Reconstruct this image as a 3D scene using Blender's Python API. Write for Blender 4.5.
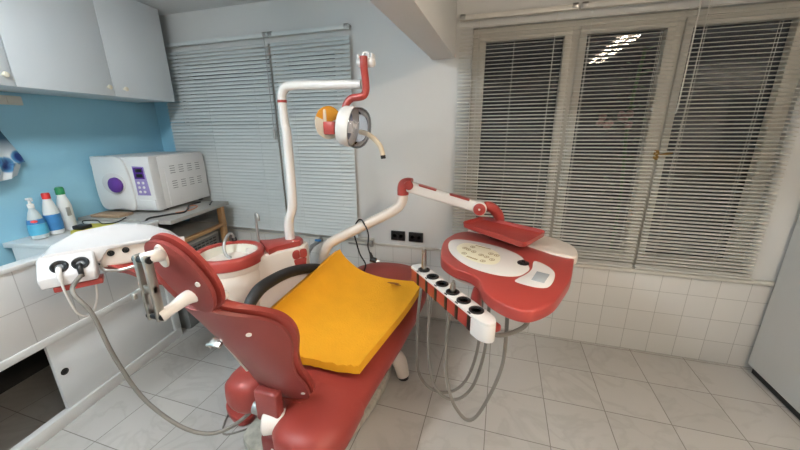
import bpy, bmesh, math, random
from mathutils import Vector, Matrix
from math import radians, sin, cos, pi
random.seed(7)
for o in list(bpy.data.objects): bpy.data.objects.remove(o)
S = bpy.context.scene
COL = S.collection
# ------------------------------------------------------------------ camera
CAM_H = 1.55
def cam_matrix(pitch, roll, yaw):
    fw = Vector((sin(yaw)*cos(pitch), cos(yaw)*cos(pitch), -sin(pitch)))
    rt = Vector((cos(yaw), -sin(yaw), 0)); dn = fw.cross(rt)
    r2 = cos(roll)*rt + sin(roll)*dn; d2 = -sin(roll)*rt + cos(roll)*dn
    m = Matrix((r2, -d2, -fw)).transposed().to_4x4(); m.translation = (0, 0, CAM_H); return m
cd = bpy.data.cameras.new('camera'); cam = bpy.data.objects.new('camera', cd); COL.objects.link(cam)
cd.sensor_width = 36; cd.lens = 328.08/800*36; cd.clip_start = .02
cam.matrix_world = cam_matrix(radians(16.39), radians(.43), radians(-17.07))
S.camera = cam
# ------------------------------------------------------------------ world and exposure
w = bpy.data.worlds.new('night'); S.world = w; w.use_nodes = True
w.node_tree.nodes['Background'].inputs[0].default_value = (.02, .022, .026, 1)
w.node_tree.nodes['Background'].inputs[1].default_value = .35
vs = S.view_settings; vs.view_transform = 'Standard'; vs.look = 'None'; vs.gamma = 1; vs.use_curve_mapping = False
vs.exposure = 0.42
LAMP_RIGHT = ((1.0, .83, .65), 66.0)      # colour and strength of the two ceiling fittings
LAMP_LEFT = ((.88, .96, 1.0), 84.0)
# ------------------------------------------------------------------ materials
def mat(name, col, rough=.5, metal=0., noise=0., nscale=8., bump=0., bscale=60., emit=None, trans=0., ior=1.45, alpha=1., coat=0.):
    m = bpy.data.materials.new(name); m.use_nodes = True; nt = m.node_tree; b = nt.nodes['Principled BSDF']
    b.inputs['Base Color'].default_value = (*col, 1); b.inputs['Roughness'].default_value = rough
    b.inputs['Metallic'].default_value = metal; b.inputs['IOR'].default_value = ior
    b.inputs['Transmission Weight'].default_value = trans; b.inputs['Alpha'].default_value = alpha
    b.inputs['Coat Weight'].default_value = coat
    if emit:
        b.inputs['Emission Color'].default_value = (*emit[0], 1); b.inputs['Emission Strength'].default_value = emit[1]
    if noise or bump:
        tc = nt.nodes.new('ShaderNodeTexCoord')
    if noise:
        n = nt.nodes.new('ShaderNodeTexNoise'); n.inputs['Scale'].default_value = nscale; n.inputs['Detail'].default_value = 5
        nt.links.new(tc.outputs['Object'], n.inputs['Vector'])
        r = nt.nodes.new('ShaderNodeMix'); r.data_type = 'RGBA'
        r.inputs[6].default_value = (*[c*(1-noise) for c in col], 1); r.inputs[7].default_value = (*[min(1, c*(1+noise)) for c in col], 1)
        nt.links.new(n.outputs['Fac'], r.inputs[0]); nt.links.new(r.outputs[2], b.inputs['Base Color'])
    if bump:
        n2 = nt.nodes.new('ShaderNodeTexNoise'); n2.inputs['Scale'].default_value = bscale; n2.inputs['Detail'].default_value = 3
        nt.links.new(tc.outputs['Object'], n2.inputs['Vector'])
        bp = nt.nodes.new('ShaderNodeBump'); bp.inputs['Strength'].default_value = bump; bp.inputs['Distance'].default_value = .004
        nt.links.new(n2.outputs['Fac'], bp.inputs['Height']); nt.links.new(bp.outputs['Normal'], b.inputs['Normal'])
    return m
def tile_mat(name, col, grout, axes, size, offs, gw, rough, vein=None, var=.03):
    m = bpy.data.materials.new(name); m.use_nodes = True; nt = m.node_tree; b = nt.nodes['Principled BSDF']; L = nt.links.new
    tc = nt.nodes.new('ShaderNodeTexCoord'); sp = nt.nodes.new('ShaderNodeSeparateXYZ'); L(tc.outputs['Object'], sp.inputs[0])
    def mth(op, a, bb=None, c=None):
        n = nt.nodes.new('ShaderNodeMath'); n.operation = op
        for i, v in enumerate((a, bb, c)):
            if v is None: continue
            if isinstance(v, (int, float)): n.inputs[i].default_value = v
            else: L(v, n.inputs[i])
        return n.outputs[0]
    masks, cells = [], []
    for ax, of, sz in zip(axes, offs, size):
        u = mth('DIVIDE', mth('SUBTRACT', sp.outputs[ax], of), sz)
        cells.append(mth('FLOOR', u))
        d = mth('ABSOLUTE', mth('SUBTRACT', mth('FRACT', mth('ADD', u, .5)), .5))
        masks.append(mth('LESS_THAN', d, gw/sz/2))
    g = mth('MAXIMUM', masks[0], masks[1])
    wn = nt.nodes.new('ShaderNodeTexWhiteNoise'); wn.noise_dimensions = '2D'; cv = nt.nodes.new('ShaderNodeCombineXYZ')
    L(cells[0], cv.inputs[0]); L(cells[1], cv.inputs[1]); L(cv.outputs[0], wn.inputs['Vector'])
    mx0 = nt.nodes.new('ShaderNodeMix'); mx0.data_type = 'RGBA'; L(wn.outputs['Value'], mx0.inputs[0])
    mx0.inputs[6].default_value = (*[c*(1-var) for c in col], 1); mx0.inputs[7].default_value = (*[c*(1+var) for c in col], 1)
    last = mx0.outputs[2]
    if vein:
        # each tile looks up its own piece of the marble
        va = nt.nodes.new('ShaderNodeVectorMath'); va.operation = 'SCALE'; L(wn.outputs['Color'], va.inputs[0]); va.inputs['Scale'].default_value = 7
        vb = nt.nodes.new('ShaderNodeVectorMath'); vb.operation = 'ADD'; L(tc.outputs['Object'], vb.inputs[0]); L(va.outputs[0], vb.inputs[1])
        nz = nt.nodes.new('ShaderNodeTexNoise'); nz.inputs['Scale'].default_value = 3.4; nz.inputs['Detail'].default_value = 7; nz.inputs['Distortion'].default_value = .7
        L(vb.outputs[0], nz.inputs['Vector'])
        rp = nt.nodes.new('ShaderNodeValToRGB'); e = rp.color_ramp.elements
        e[0].position = .455; e[0].color = (0, 0, 0, 1); e[1].position = .5; e[1].color = (1, 1, 1, 1); k = e.new(.545); k.color = (0, 0, 0, 1)
        L(nz.outputs['Fac'], rp.inputs[0])
        nz2 = nt.nodes.new('ShaderNodeTexNoise'); nz2.inputs['Scale'].default_value = 2.2; L(vb.outputs[0], nz2.inputs['Vector'])
        f = mth('MULTIPLY', mth('MULTIPLY', rp.outputs[0], nz2.outputs['Fac']), .55)
        mx1 = nt.nodes.new('ShaderNodeMix'); mx1.data_type = 'RGBA'; L(f, mx1.inputs[0]); L(last, mx1.inputs[6]); mx1.inputs[7].default_value = (*vein, 1)
        last = mx1.outputs[2]
    mx = nt.nodes.new('ShaderNodeMix'); mx.data_type = 'RGBA'; L(g, mx.inputs[0]); L(last, mx.inputs[6]); mx.inputs[7].default_value = (*grout, 1)
    L(mx.outputs[2], b.inputs['Base Color'])
    L(mth('ADD', mth('MULTIPLY', g, .4), rough), b.inputs['Roughness'])
    bp = nt.nodes.new('ShaderNodeBump'); bp.inputs['Strength'].default_value = .35; bp.inputs['Distance'].default_value = .002
    L(mth('SUBTRACT', 1, g), bp.inputs['Height']); L(bp.outputs['Normal'], b.inputs['Normal'])
    return m
def clear_mat(name, tint, gloss=.05):
    # thin clear sheet: lets light straight through and adds a Fresnel reflection
    m = bpy.data.materials.new(name); m.use_nodes = True; nt = m.node_tree; nt.nodes.remove(nt.nodes['Principled BSDF']); L = nt.links.new
    t = nt.nodes.new('ShaderNodeBsdfTransparent'); t.inputs[0].default_value = (*tint, 1)
    g = nt.nodes.new('ShaderNodeBsdfGlossy'); g.inputs['Roughness'].default_value = gloss
    fr = nt.nodes.new('ShaderNodeFresnel'); fr.inputs[0].default_value = 1.5
    mx = nt.nodes.new('ShaderNodeMixShader'); L(fr.outputs[0], mx.inputs[0]); L(t.outputs[0], mx.inputs[1]); L(g.outputs[0], mx.inputs[2])
    L(mx.outputs[0], nt.nodes['Material Output'].inputs[0]); return m

PAINT = mat('wall_paint', (.66, .665, .655), .75, noise=.03, nscale=3)
BLUE = mat('blue_wall_paint', (.30, .58, .73), .6, noise=.05, nscale=2.5)
CEIL = mat('ceiling_paint', (.66, .67, .67), .8, noise=.02, nscale=2)
FLOOR = tile_mat('floor_tiles', (.50, .49, .47), (.20, .185, .17), (0, 1), (.3225, .3225), (.346, 1.763), .0045, .16, vein=(.36, .34, .32))
WTILE = tile_mat('white_wall_tiles', (.66, .65, .625), (.34, .33, .31), (0, 2), (.158, .158), (1.088, .004), .003, .14)
LTILE = tile_mat('white_counter_tiles', (.66, .665, .665), (.42, .42, .42), (1, 2), (.2, .2), (1.17, .525), .004, .2)
WHITE = mat('white_lacquer', (.70, .71, .71), .32, noise=.015, nscale=2)
LAM = mat('cabinet_laminate', (.68, .71, .73), .38, noise=.015, nscale=3)
EDGE = mat('cream_edge', (.66, .63, .57), .5)
RED = mat("red_plastic", (.37, .052, .042), .30, noise=.06, nscale=5)
REDSHELL = mat("matte_red_shell", (.24, .045, .040), .42, noise=.05, nscale=6)
REDVINYL = mat("red_vinyl", (.30, .044, .034), .44, noise=.10, nscale=7, bump=.15, bscale=45)
IVORY = mat('ivory_plastic', (.78, .70, .63), .28, noise=.02, nscale=4)
PWHITE = mat('white_plastic', (.80, .77, .74), .25)
TRAYW = mat('white_tray_plastic', (.66, .64, .64), .22)
BLACK = mat('black_plastic', (.012, .012, .013), .35)
RUBBER = mat('black_rubber', (.015, .015, .016), .55)
CHROME = mat('brushed_steel', (.52, .50, .46), .28, metal=1)
GREYM = mat('grey_metal', (.42, .42, .41), .4, metal=.7)
HOSE = mat('grey_hose', (.20, .185, .165), .45)
YELLOW = mat('yellow_foam', (.80, .37, .010), .75, noise=.10, nscale=9, bump=.5, bscale=120)
SLAT = mat('blind_slat', (.60, .59, .55), .42)
SLATC = mat('cool_blind_slat', (.64, .68, .68), .4)
FRAME = mat('window_frame_paint', (.60, .575, .52), .45, noise=.04, nscale=4)
GLASS = clear_mat('window_glass', (.92, .95, .95), 0.0)
CLEAR = clear_mat('clear_shield', (.93, .95, 1.0), .03)
WOOD = mat('pale_wood', (.42, .24, .11), .55, noise=.25, nscale=14)
SLABM = mat('grey_laminate', (.36, .35, .33), .45, noise=.12, nscale=10)
GRILLE = mat('grey_grille', (.20, .21, .21), .5)
INSIDE_SHADE = mat('painted_inside_shade', (.03, .03, .03), .8)  # near-black colour standing in for shade inside open furniture
PURPLE = mat('purple_plastic', (.11, .035, .27), .25)
LILAC = mat('lilac_panel', (.30, .24, .50), .35)
AUTOC = mat('autoclave_shell', (.72, .72, .72), .35, noise=.01)
FRIDGE = mat('fridge_enamel', (.66, .66, .645), .35, noise=.01)
AMBER = mat('amber_shield', (.85, .38, .02), .2, trans=.25)
BEIGE = mat('beige_rubber', (.66, .55, .40), .45)
BASIN = mat('cream_basin', (.66, .63, .54), .2)
CORK = mat('cork', (.33, .23, .15), .9, noise=.25, nscale=40)
GREEN = mat('green_cap', (.015, .20, .07), .4)
REDCAP = mat('red_cap', (.60, .03, .03), .4)
LABELBLUE = mat('blue_label', (.05, .22, .50), .4, noise=.2, nscale=25)
LABELCYAN = mat('cyan_label', (.10, .42, .62), .4, noise=.1, nscale=30)
LABELWHITE = mat('white_label', (.76, .77, .76), .4)
BOTTLE = mat('white_bottle', (.72, .74, .74), .35)
BOTCLEAR = mat('milky_bottle', (.66, .74, .76), .25, trans=.2)
BRASS = mat('brass', (.42, .27, .10), .35, metal=1)
COPPERW = mat('orange_wire', (.55, .20, .09), .5)
YEL2 = mat('yellow_plastic', (.62, .58, .06), .5)
KNOB = mat('cream_knob', (.78, .72, .58), .35)
LABELCREAM = mat('cream_membrane', (.78, .74, .56), .35)
SCREEN = mat('grey_screen', (.42, .45, .48), .15)
INK = mat('brown_ink', (.30, .20, .07), .5)
LEAF = mat('plant_leaf', (.05, .16, .04), .5, noise=.3, nscale=20)
PINK = mat('pink_petals', (.55, .28, .30), .6)
CONC = mat('night_wall', (.10, .10, .10), .9, noise=.2)
DUST = mat('speckled_marble', (.45, .44, .38), .4, noise=.55, nscale=30)
# ------------------------------------------------------------------ building helpers
FR = [Matrix.Identity(4)]                 # current building frame
XF = {}                                   # world matrix of every object made here
LEFT = Matrix.Rotation(radians(9.38), 4, 'Z')   # the left wall is not square to the window wall
def tag(o, label=None, cat=None, group=None, kind=None):
    for k, v in (('label', label), ('category', cat), ('group', group), ('kind', kind)):
        if v: o[k] = v
    return o
def thing(name, label, cat, loc=(0, 0, 0), group=None):
    o = bpy.data.objects.new(name, None); COL.objects.link(o); o.empty_display_size = .05
    M = FR[-1] @ Matrix.Translation(loc); o.matrix_world = M; XF[o.name] = M
    return tag(o, label, cat, group)
def part(name, bm, m, parent=None, label=None, angle=38, frame=None):
    me = bpy.data.meshes.new(name)
    F = frame if frame is not None else FR[-1]
    M = XF[parent.name] if parent else FR[-1]
    bm.transform(M.inverted() @ F)
    bmesh.ops.recalc_face_normals(bm, faces=bm.faces)
    for f in bm.faces: f.smooth = True
    bm.to_mesh(me); bm.free(); me.set_sharp_from_angle(angle=radians(angle))
    if isinstance(m, (list, tuple)):
        for q in m: me.materials.append(q)
    else: me.materials.append(m)
    o = bpy.data.objects.new(name, me); COL.objects.link(o)
    if parent: o.parent = parent
    else: o.matrix_world = M
    XF[o.name] = M
    if label: o['label'] = label
    return o
def struct(name, bm, m, parent=None, **k):
    o = part(name, bm, m, parent, **k)
    if not parent: o['kind'] = 'structure'
    return o
def new(): return bmesh.new()
def merge(a, b, M=None):
    me = bpy.data.meshes.new('tmp')
    if M is not None: b.transform(M)
    b.to_mesh(me); b.free(); a.from_mesh(me); bpy.data.meshes.remove(me); return a
def box(bm, lo, hi, bev=0., seg=2, M=None):
    b = bmesh.new(); bmesh.ops.create_cube(b, size=1)
    c = [(lo[i]+hi[i])/2 for i in range(3)]; s = [abs(hi[i]-lo[i]) for i in range(3)]
    for v in b.verts: v.co = Vector([c[i]+v.co[i]*s[i] for i in range(3)])
    if bev: bmesh.ops.bevel(b, geom=list(b.edges), offset=min(bev, min(s)*.49), segments=seg, affect='EDGES', profile=.5)
    return merge(bm, b, M)
def spline(P, n=6, closed=False):
    P = [Vector(p) for p in P]; out = []; N = len(P)
    rng = range(N) if closed else range(N-1)
    for i in rng:
        if closed: a, b, c, d = P[i-1], P[i], P[(i+1) % N], P[(i+2) % N]
        else: a, b, c, d = P[max(i-1, 0)], P[i], P[i+1], P[min(i+2, N-1)]
        for k in range(n):
            t = k/n
            out.append(.5*((2*b)+(c-a)*t+(2*a-5*b+4*c-d)*t*t+(3*b-a-3*c+d)*t**3))
    if not closed: out.append(P[-1])
    return out
def loft(bm, rings, cap=True, closed_ring=True):
    V = [[bm.verts.new(p) for p in r] for r in rings]
    n = len(V[0]); m = n if closed_ring else n-1
    for a, b in zip(V[:-1], V[1:]):
        for i in range(m):
            j = (i+1) % n
            try: bm.faces.new((a[i], a[j], b[j], b[i]))
            except ValueError: pass
    if cap and closed_ring:
        for r in (V[0], V[-1]):
            try: bm.faces.new(r)
            except ValueError: pass
    return bm
def tube(bm, P, r, n=10, smooth=6, cap=True):
    R = r if isinstance(r, (list, tuple)) else None
    pts = spline(P, smooth) if smooth else [Vector(p) for p in P]
    if R: rad = [v[0] for v in spline([(x, 0, 0) for x in R], smooth)] if smooth else list(R)
    else: rad = [r]*len(pts)
    rings = []; up = None
    for i, p in enumerate(pts):
        t = (pts[min(i+1, len(pts)-1)]-pts[max(i-1, 0)]).normalized()
        if up is None:
            up = Vector((0, 0, 1)) if abs(t.z) < .9 else Vector((1, 0, 0))
        up = (up-t*up.dot(t))
        if up.length < 1e-5: up = t.orthogonal()
        up.normalize(); sd = t.cross(up)
        rings.append([p+rad[i]*(cos(2*pi*k/n)*up+sin(2*pi*k/n)*sd) for k in range(n)])
    return loft(bm, rings, cap)
def axis_mat(c, d, up=None):
    d = Vector(d).normalized(); q = d.to_track_quat('Z', 'Y'); m = q.to_matrix().to_4x4(); m.translation = Vector(c); return m
def lathe(bm, prof, c=(0, 0, 0), d=(0, 0, 1), n=24, cap=True, sx=1., sy=1.):
    b = bmesh.new()
    loft(b, [[Vector((max(r, .0002)*cos(2*pi*k/n)*sx, max(r, .0002)*sin(2*pi*k/n)*sy, z)) for k in range(n)] for r, z in prof], cap)
    return merge(bm, b, axis_mat(c, d))
def cyl(bm, a, b, r, n=16, bev=0.):
    a = Vector(a); b = Vector(b); h = (b-a).length
    pr = [(r, 0), (r, h)] if not bev else [(r-bev, 0), (r, bev), (r, h-bev), (r-bev, h)]
    return lathe(bm, pr, a, b-a, n)
def prism(bm, poly, z0, z1, bev=0., M=None, seg=2):
    b = bmesh.new(); lo = [b.verts.new((p[0], p[1], z0)) for p in poly]; f = b.faces.new(lo)
    ex = bmesh.ops.extrude_face_region(b, geom=[f]); vs_ = [v for v in ex['geom'] if isinstance(v, bmesh.types.BMVert)]
    for v in vs_: v.co.z = z1
    bmesh.ops.recalc_face_normals(b, faces=b.faces)
    if bev:
        ed = [e for e in b.edges if abs(e.verts[0].co.z-e.verts[1].co.z) < 1e-6]
        bmesh.ops.bevel(b, geom=ed, offset=bev, segments=seg, affect='EDGES', profile=.5)
    return merge(bm, b, M)
def sphere(bm, c, r, sx=1, sy=1, sz=1, n=16):
    b = bmesh.new(); bmesh.ops.create_uvsphere(b, u_segments=n, v_segments=max(6, n//2), radius=r)
    for v in b.verts: v.co = Vector((v.co.x*sx, v.co.y*sy, v.co.z*sz))+Vector(c)
    return merge(bm, b)
def sq(c, s, e):                                  # superellipse helper
    return math.copysign(abs(c)**(2/e), c)*s
def ring_xz(cx, y, cz, hw, hz, e=2.8, n=28):
    return [Vector((cx+sq(cos(2*pi*k/n), hw, e), y, cz+sq(sin(2*pi*k/n), hz, e))) for k in range(n)]
def copy_tree(o, name_group=None):
    c = o.copy(); COL.objects.link(c); XF[c.name] = XF[o.name]
    for ch in [q for q in bpy.data.objects if q.parent == o]:
        k = copy_tree(ch); k.parent = c
    return c

# ================================================================== SETTING
H = 2.48; YB = 2.434
struct('floor', box(new(), (-4.2, -2.2, -.06), (2.6, 2.75, 0)), FLOOR)
struct('ceiling', box(new(), (-4.2, -2.2, H), (2.6, 2.75, H+.06)), CEIL)
def wall_with_holes(x0, x1, holes, y0, y1):
    bm = new(); xs = sorted({x0, x1, *[h[0] for h in holes], *[h[1] for h in holes]}); zs = sorted({0, H, *[h[2] for h in holes], *[h[3] for h in holes]})
    for a, b in zip(xs[:-1], xs[1:]):
        for c, d in zip(zs[:-1], zs[1:]):
            mx_, mz = (a+b)/2, (c+d)/2
            if any(h[0] < mx_ < h[1] and h[2] < mz < h[3] for h in holes): continue
            box(bm, (a, y0, c), (b, y1, d))
    return bm
HR = (-.24, 1.50, .64, 2.17); HL = (-2.78, -1.16, .72, 2.19)
struct('wall_back', wall_with_holes(-3.3, 2.5, [HR, HL], YB, YB+.16), PAINT)
struct('wall_right', box(new(), (2.35, -2.1, 0), (2.45, 2.5, H)), PAINT)
struct('wall_front', box(new(), (-3.4, -1.75, 0), (2.4, -1.65, H)), PAINT)
struct('trim_7', box(new(), (-3.2, YB-.006, 0), (-2.80, YB-.0003, 1.80)), BLUE)
FR.append(LEFT)
struct('wall_left', box(new(), (-2.80, -2.4, 0), (-2.68, 2.95, H)), BLUE)
FR.pop()
struct('trim_1', box(new(), (-.509, -1.66, 2.0), (-.352, YB-.0005, H), .004), PAINT)          # ceiling beam
struct('trim_2', box(new(), (-3.0, YB-.008, 0), (2.34, YB-.0002, .612), .002), WTILE)         # tiled dado
bm = new(); box(bm, (-3.0, YB-.016, .612), (-.36, YB-.0005, .632), .004); struct('trim_3', bm, FRAME)
bm = new(); box(bm, (-.36, YB-.03, .604), (1.655, YB-.0005, .632), .005); struct('trim_4', bm, FRAME)   # right sill
bm = new(); box(bm, (-2.95, YB-.036, .655), (-.975, YB-.0005, .672), .004); struct('trim_5', bm, FRAME)  # left sill

def window(name, hole, cuts, doors):
    x0, x1, z0, z1 = hole; y0, y1 = YB+.03, YB+.085
    bm = new(); t = .05
    box(bm, (x0, y0, z0), (x1, y1, z0+t), .004); box(bm, (x0, y0, z1-t), (x1, y1, z1), .004)
    box(bm, (x0, y0, z0+t+.0005), (x0+t, y1, z1-t-.0005), .004); box(bm, (x1-t, y0, z0+t+.0005), (x1, y1, z1-t-.0005), .004)
    for c in cuts: box(bm, (c-.03, y0, z0+t+.0005), (c+.03, y1, z1-t-.0005), .004)
    f = struct(name, bm, FRAME)
    e = [x0+t]+[v for c in cuts for v in (c-.03, c+.03)]+[x1-t]
    for i in range(0, len(e), 2):
        a, b = e[i]-.008, e[i+1]+.008; c, d = z0+t-.008, z1-t+.008; s = doors
        bm = new(); ya, yb = y0-.018, y0+.04
        box(bm, (a, ya, c), (b, yb, c+s), .006); box(bm, (a, ya, d-s), (b, yb, d), .006)
        box(bm, (a, ya, c+s+.0005), (a+s, yb, d-s-.0005), .006); box(bm, (b-s, ya, c+s+.0005), (b, yb, d-s-.0005), .006)
        sh = part('sash', bm, FRAME, f)
        part('pane', box(new(), (a+s-.004, 2.498, c+s-.004), (b-s+.004, 2.502, d-s+.004)), GLASS, sh)
    return f
wr = window('window_2', HR, (.375, .905), .040)
wl = window('window_1', HL, (-1.76,), .05)
bm = new(); cyl(bm, (.915, 2.46, 1.38), (.915, 2.425, 1.38), .012); tube(bm, [(.915, 2.428, 1.38), (.94, 2.424, 1.385), (.985, 2.424, 1.40)], .008, 8); box(bm, (.90, 2.447, 1.35), (.93, 2.456, 1.41), .003)
part('handle', bm, BRASS, wr)

# ---- lamps in the ceiling
def ceiling_light(label, x, y0, y1, spec, z=H):
    t = thing('fluorescent_light', label, 'ceiling light', (x, (y0+y1)/2, z))
    col, st = spec; hw = .115
    em = mat('tube_glow', (.9, .9, .9), .5, emit=(col, st))
    bm = new(); box(bm, (x-hw, y0, z-.012), (x+hw, y1, z-.001)); box(bm, (x-hw, y0, z-.03), (x-hw+.008, y1, z-.0125)); box(bm, (x+hw-.008, y0, z-.03), (x+hw, y1, z-.0125))
    box(bm, (x-hw+.009, y0, z-.03), (x+hw-.009, y0+.008, z-.0125)); box(bm, (x-hw+.009, y1-.008, z-.03), (x+hw-.009, y1, z-.0125))
    part('housing', bm, PWHITE, t)
    for s in (-1, 1):
        part('tube', cyl(new(), (x+s*.055, y0+.03, z-.048), (x+s*.055, y1-.03, z-.048), .019, 12), em, t)
    bm = new(); box(bm, (x-.004, y0+.01, z-.03), (x+.004, y1-.01, z-.0125))
    k = 5
    for i in range(1, k): yy = y0+(y1-y0)*i/k; box(bm, (x-hw+.01, yy-.010, z-.078), (x+hw-.01, yy+.010, z-.070))
    for i in range(1, k):
        for e_ in (-hw+.012, 0, hw-.012): yy = y0+(y1-y0)*i/k; box(bm, (x+e_-.003, yy-.006, z-.0705), (x+e_+.003, yy+.006, z-.0125))
    part('louvre', bm, PWHITE, t)
ceiling_light('louvred twin tube light on the ceiling right of the beam', 1.17, -.82, .77, LAMP_RIGHT)
ceiling_light('louvred twin tube light on the ceiling left of the beam', -1.55, -.75, .65, LAMP_LEFT)

# ---- venetian blinds
def blind(label, x0, x1, zb, zt, pitch, width, tilt, m, cords, y=2.398, group=None, jit=1.5, tag_x=()):
    t = thing('venetian_blind', label, 'blind', ((x0+x1)/2, y, zb), group)
    part('headrail', box(new(), (x0, y-.014, zt-.028), (x1, y+.014, zt), .003), m, t)
    part('bottom_rail', box(new(), (x0+.002, y-.013, zb), (x1-.002, y+.013, zb+.014), .004), m, t)
    bm = new(); n = int((zt-.03-zb-.02)/pitch)
    for i in range(n):
        z = zb+.026+i*pitch; a = radians(tilt+random.uniform(-jit, jit)); sag = random.uniform(-.0015, .0015)
        if random.random() < .06: a += radians(random.uniform(-9, 9))
        cs = [(-.5, -.0010), (-.25, .0008), (0, .0016), (.25, .0008), (.5, -.0010)]
        top = []; bot = []
        for u, h in cs:
            yy = u*width*cos(a)-h*sin(a); zz = u*width*sin(a)+h*cos(a)
            top.append((yy, zz)); bot.append((yy+.0006*sin(a), zz-.0006*cos(a)))
        prof = top+bot[::-1]
        loft(bm, [[Vector((xx, y+p[0], z+p[1]+s)) for p in prof] for xx, s in ((x0+.004, sag), (x1-.004, -sag))])
    part('slats', bm, m, t, angle=60)
    for c in cords:
        bm = new()
        for s in (-1, 1): cyl(bm, (c, y+s*width*.5*cos(radians(tilt))-.001, zb+.01), (c, y+s*width*.5*cos(radians(tilt))-.001, zt-.02), .0011, 6)
        part('ladder_cord', bm, m, t)
    for bx in (x0+.02, x1-.02):
        bm = new(); box(bm, (bx-.016, y-.018, zt-.006), (bx+.016, YB-.0005, zt+.006), .002); box(bm, (bx-.016, y-.018, zt-.022), (bx+.016, y-.0135, zt+.004), .001)
        part('bracket', bm, GREYM, t)
    return t
b1 = blind('half open white blind over the left pane of the right window', -.325, .362, .640, 2.235, .0224, .0250, 14, SLAT, (-.2, .02, .25))
b2 = blind('half open white blind over the middle pane, reflecting ceiling lamp behind it', .372, .892, .640, 2.235, .0224, .0250, 14, SLAT, (.44, .80))
b3 = blind('half open white blind over the right pane, nearest the fridge', .902, 1.525, .640, 2.235, .0224, .0250, 14, SLAT, (1.0, 1.32))
b4 = blind('closed white blind over the left window, behind the autoclave', -2.93, -1.785, .668, 2.255, .0285, .032, 60, SLATC, (-2.45, -1.96), jit=1.4)
b5 = blind('closed white blind over the left window, behind the lamp pole', -1.775, -1.10, .668, 2.255, .0285, .032, 60, SLATC, (-1.60, -1.22), jit=1.4)
bm = new(); tube(bm, [(.985, 2.375, 2.2), (.982, 2.372, 1.8), (.975, 2.375, 1.2)], .0022, 6); part('pull_cord', bm, SLAT, b3)
bm = new(); tube(bm, [(.945, 2.375, 2.2), (.942, 2.372, 1.7), (.938, 2.375, 1.62)], .004, 6); part('tilt_wand', bm, SLAT, b3)
bm = new(); tube(bm, [(-1.80, 2.372, 2.23), (-1.798, 2.368, 1.8), (-1.80, 2.37, 1.55)], .003, 6); cyl(bm, (-1.80, 2.37, 1.55), (-1.80, 2.37, 1.47), .010); part('tilt_wand', bm, GREYM, b4)

# ---- outside in the dark: balcony wall and a plant
struct('trim_6', box(new(), (-1.5, 4.4, -.2), (3.0, 4.5, 1.25)), CONC)
t = thing('climbing_plant', 'leafy green plant outside behind the middle window pane', 'plant', (.95, 3.1, .02))
part('stem', tube(new(), [(.95, 3.1, .02), (.97, 3.1, .9), (.93, 3.12, 1.6), (.95, 3.1, 2.1)], .012, 7), LEAF, t)
bm = new()
for i in range(70):
    z = random.uniform(.7, 2.15); c = Vector((.95+random.uniform(-.16, .16), 3.08+random.uniform(-.1, .1), z)); a = random.uniform(0, 2*pi); d = Vector((cos(a), sin(a)*.6, random.uniform(-.5, .3))).normalized(); sd = d.cross(Vector((0, 0, 1))).normalized(); L_ = random.uniform(.05, .09)
    v = [bm.verts.new(c), bm.verts.new(c+d*L_*.5+sd*L_*.3), bm.verts.new(c+d*L_), bm.verts.new(c+d*L_*.5-sd*L_*.3+Vector((0, 0, .01)))]; bm.faces.new(v)
part('leaves', bm, LEAF, t)
bm = new()
for i in range(9): sphere(bm, (.80+random.uniform(-.1, .1), 3.0+random.uniform(-.04, .04), 1.62+random.uniform(-.06, .06)), .028, n=8)
part('blossom', bm, PINK, t)

# ================================================================== LEFT WALL FURNITURE (in the left wall's frame: n, s, z)
FR.append(LEFT)
# wall cabinets
def wall_cabinet(label, s0, s1, doors, knobs):
    t = thing('wall_cabinet', label, 'cabinet', (-2.49, (s0+s1)/2, 1.782), 'wall cabinets')
    part('carcass', box(new(), (-2.676, s0+.001, 1.783), (-2.322, s1-.001, H-.003), .002), LAM, t)
    for (a, b), k in zip(doors, knobs):
        d = part('door', box(new(), (-2.32, a+.0018, 1.782), (-2.30, b-.0018, H-.006), .002), LAM, t)
        bm = new(); lathe(bm, [(.007, 0), (.006, .010), (.013, .014), (.0155, .020), (.013, .026), (.003, .028)], (-2.30, k, 1.836), (1, 0, 0), 16)
        part('knob', bm, KNOB, d)
    return t
c1 = wall_cabinet('white wall cabinet by the closed blind, two doors with facing cream knobs', 1.62, 2.714, [(1.62, 2.178), (2.178, 2.714)], (2.136, 2.256))
c2 = wall_cabinet('white wall cabinet at the left edge of view, one cream knob showing', .62, 1.618, [(.62, 1.12), (1.12, 1.618)], (1.07, 1.576))
del c1['group'], c2['group']
# switch plate, hanging bag
t = thing('socket_plate', 'pale double socket plate on blue wall beneath the cabinet', 'socket', (-2.68, 1.80, 1.71))
part('plate', box(new(), (-2.679, 1.70, 1.708), (-2.664, 1.885, 1.762), .005), EDGE, t)
for s in (1.75, 1.83): part('button', box(new(), (-2.668, s-.025, 1.716), (-2.659, s+.025, 1.754), .003), EDGE, t)
t = thing('plastic_bag', 'hanging white plastic bag printed with blue flowers on blue wall', 'bag', (-2.66, 1.66, 1.27))
def baggrid(off):
    rings = []
    for i in range(11):
        v = i/10; z = 1.66-.425*v
        e0 = 1.46; e1 = 1.675+.115*min(1, v*1.5)-.07*max(0, v-.75)*4*.9
        rings.append([Vector((-2.675+off+(.035 if off > .01 else .0)*sin(pi*k/14)*(.4+v)*(1+.35*sin(k*1.3+i*.6)), e0+(e1-e0)*k/14, z-.05*(k/14)*(-1 if v > .7 else 0))) for k in range(15)])
    return rings
bm = new(); f_, b_ = baggrid(.022), baggrid(.0)
loft(bm, [r+q[::-1] for r, q in zip(f_, b_)])
bagm = bpy.data.materials.new('flower_plastic'); bagm.use_nodes = True; nt = bagm.node_tree; b = nt.nodes['Principled BSDF']
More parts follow.
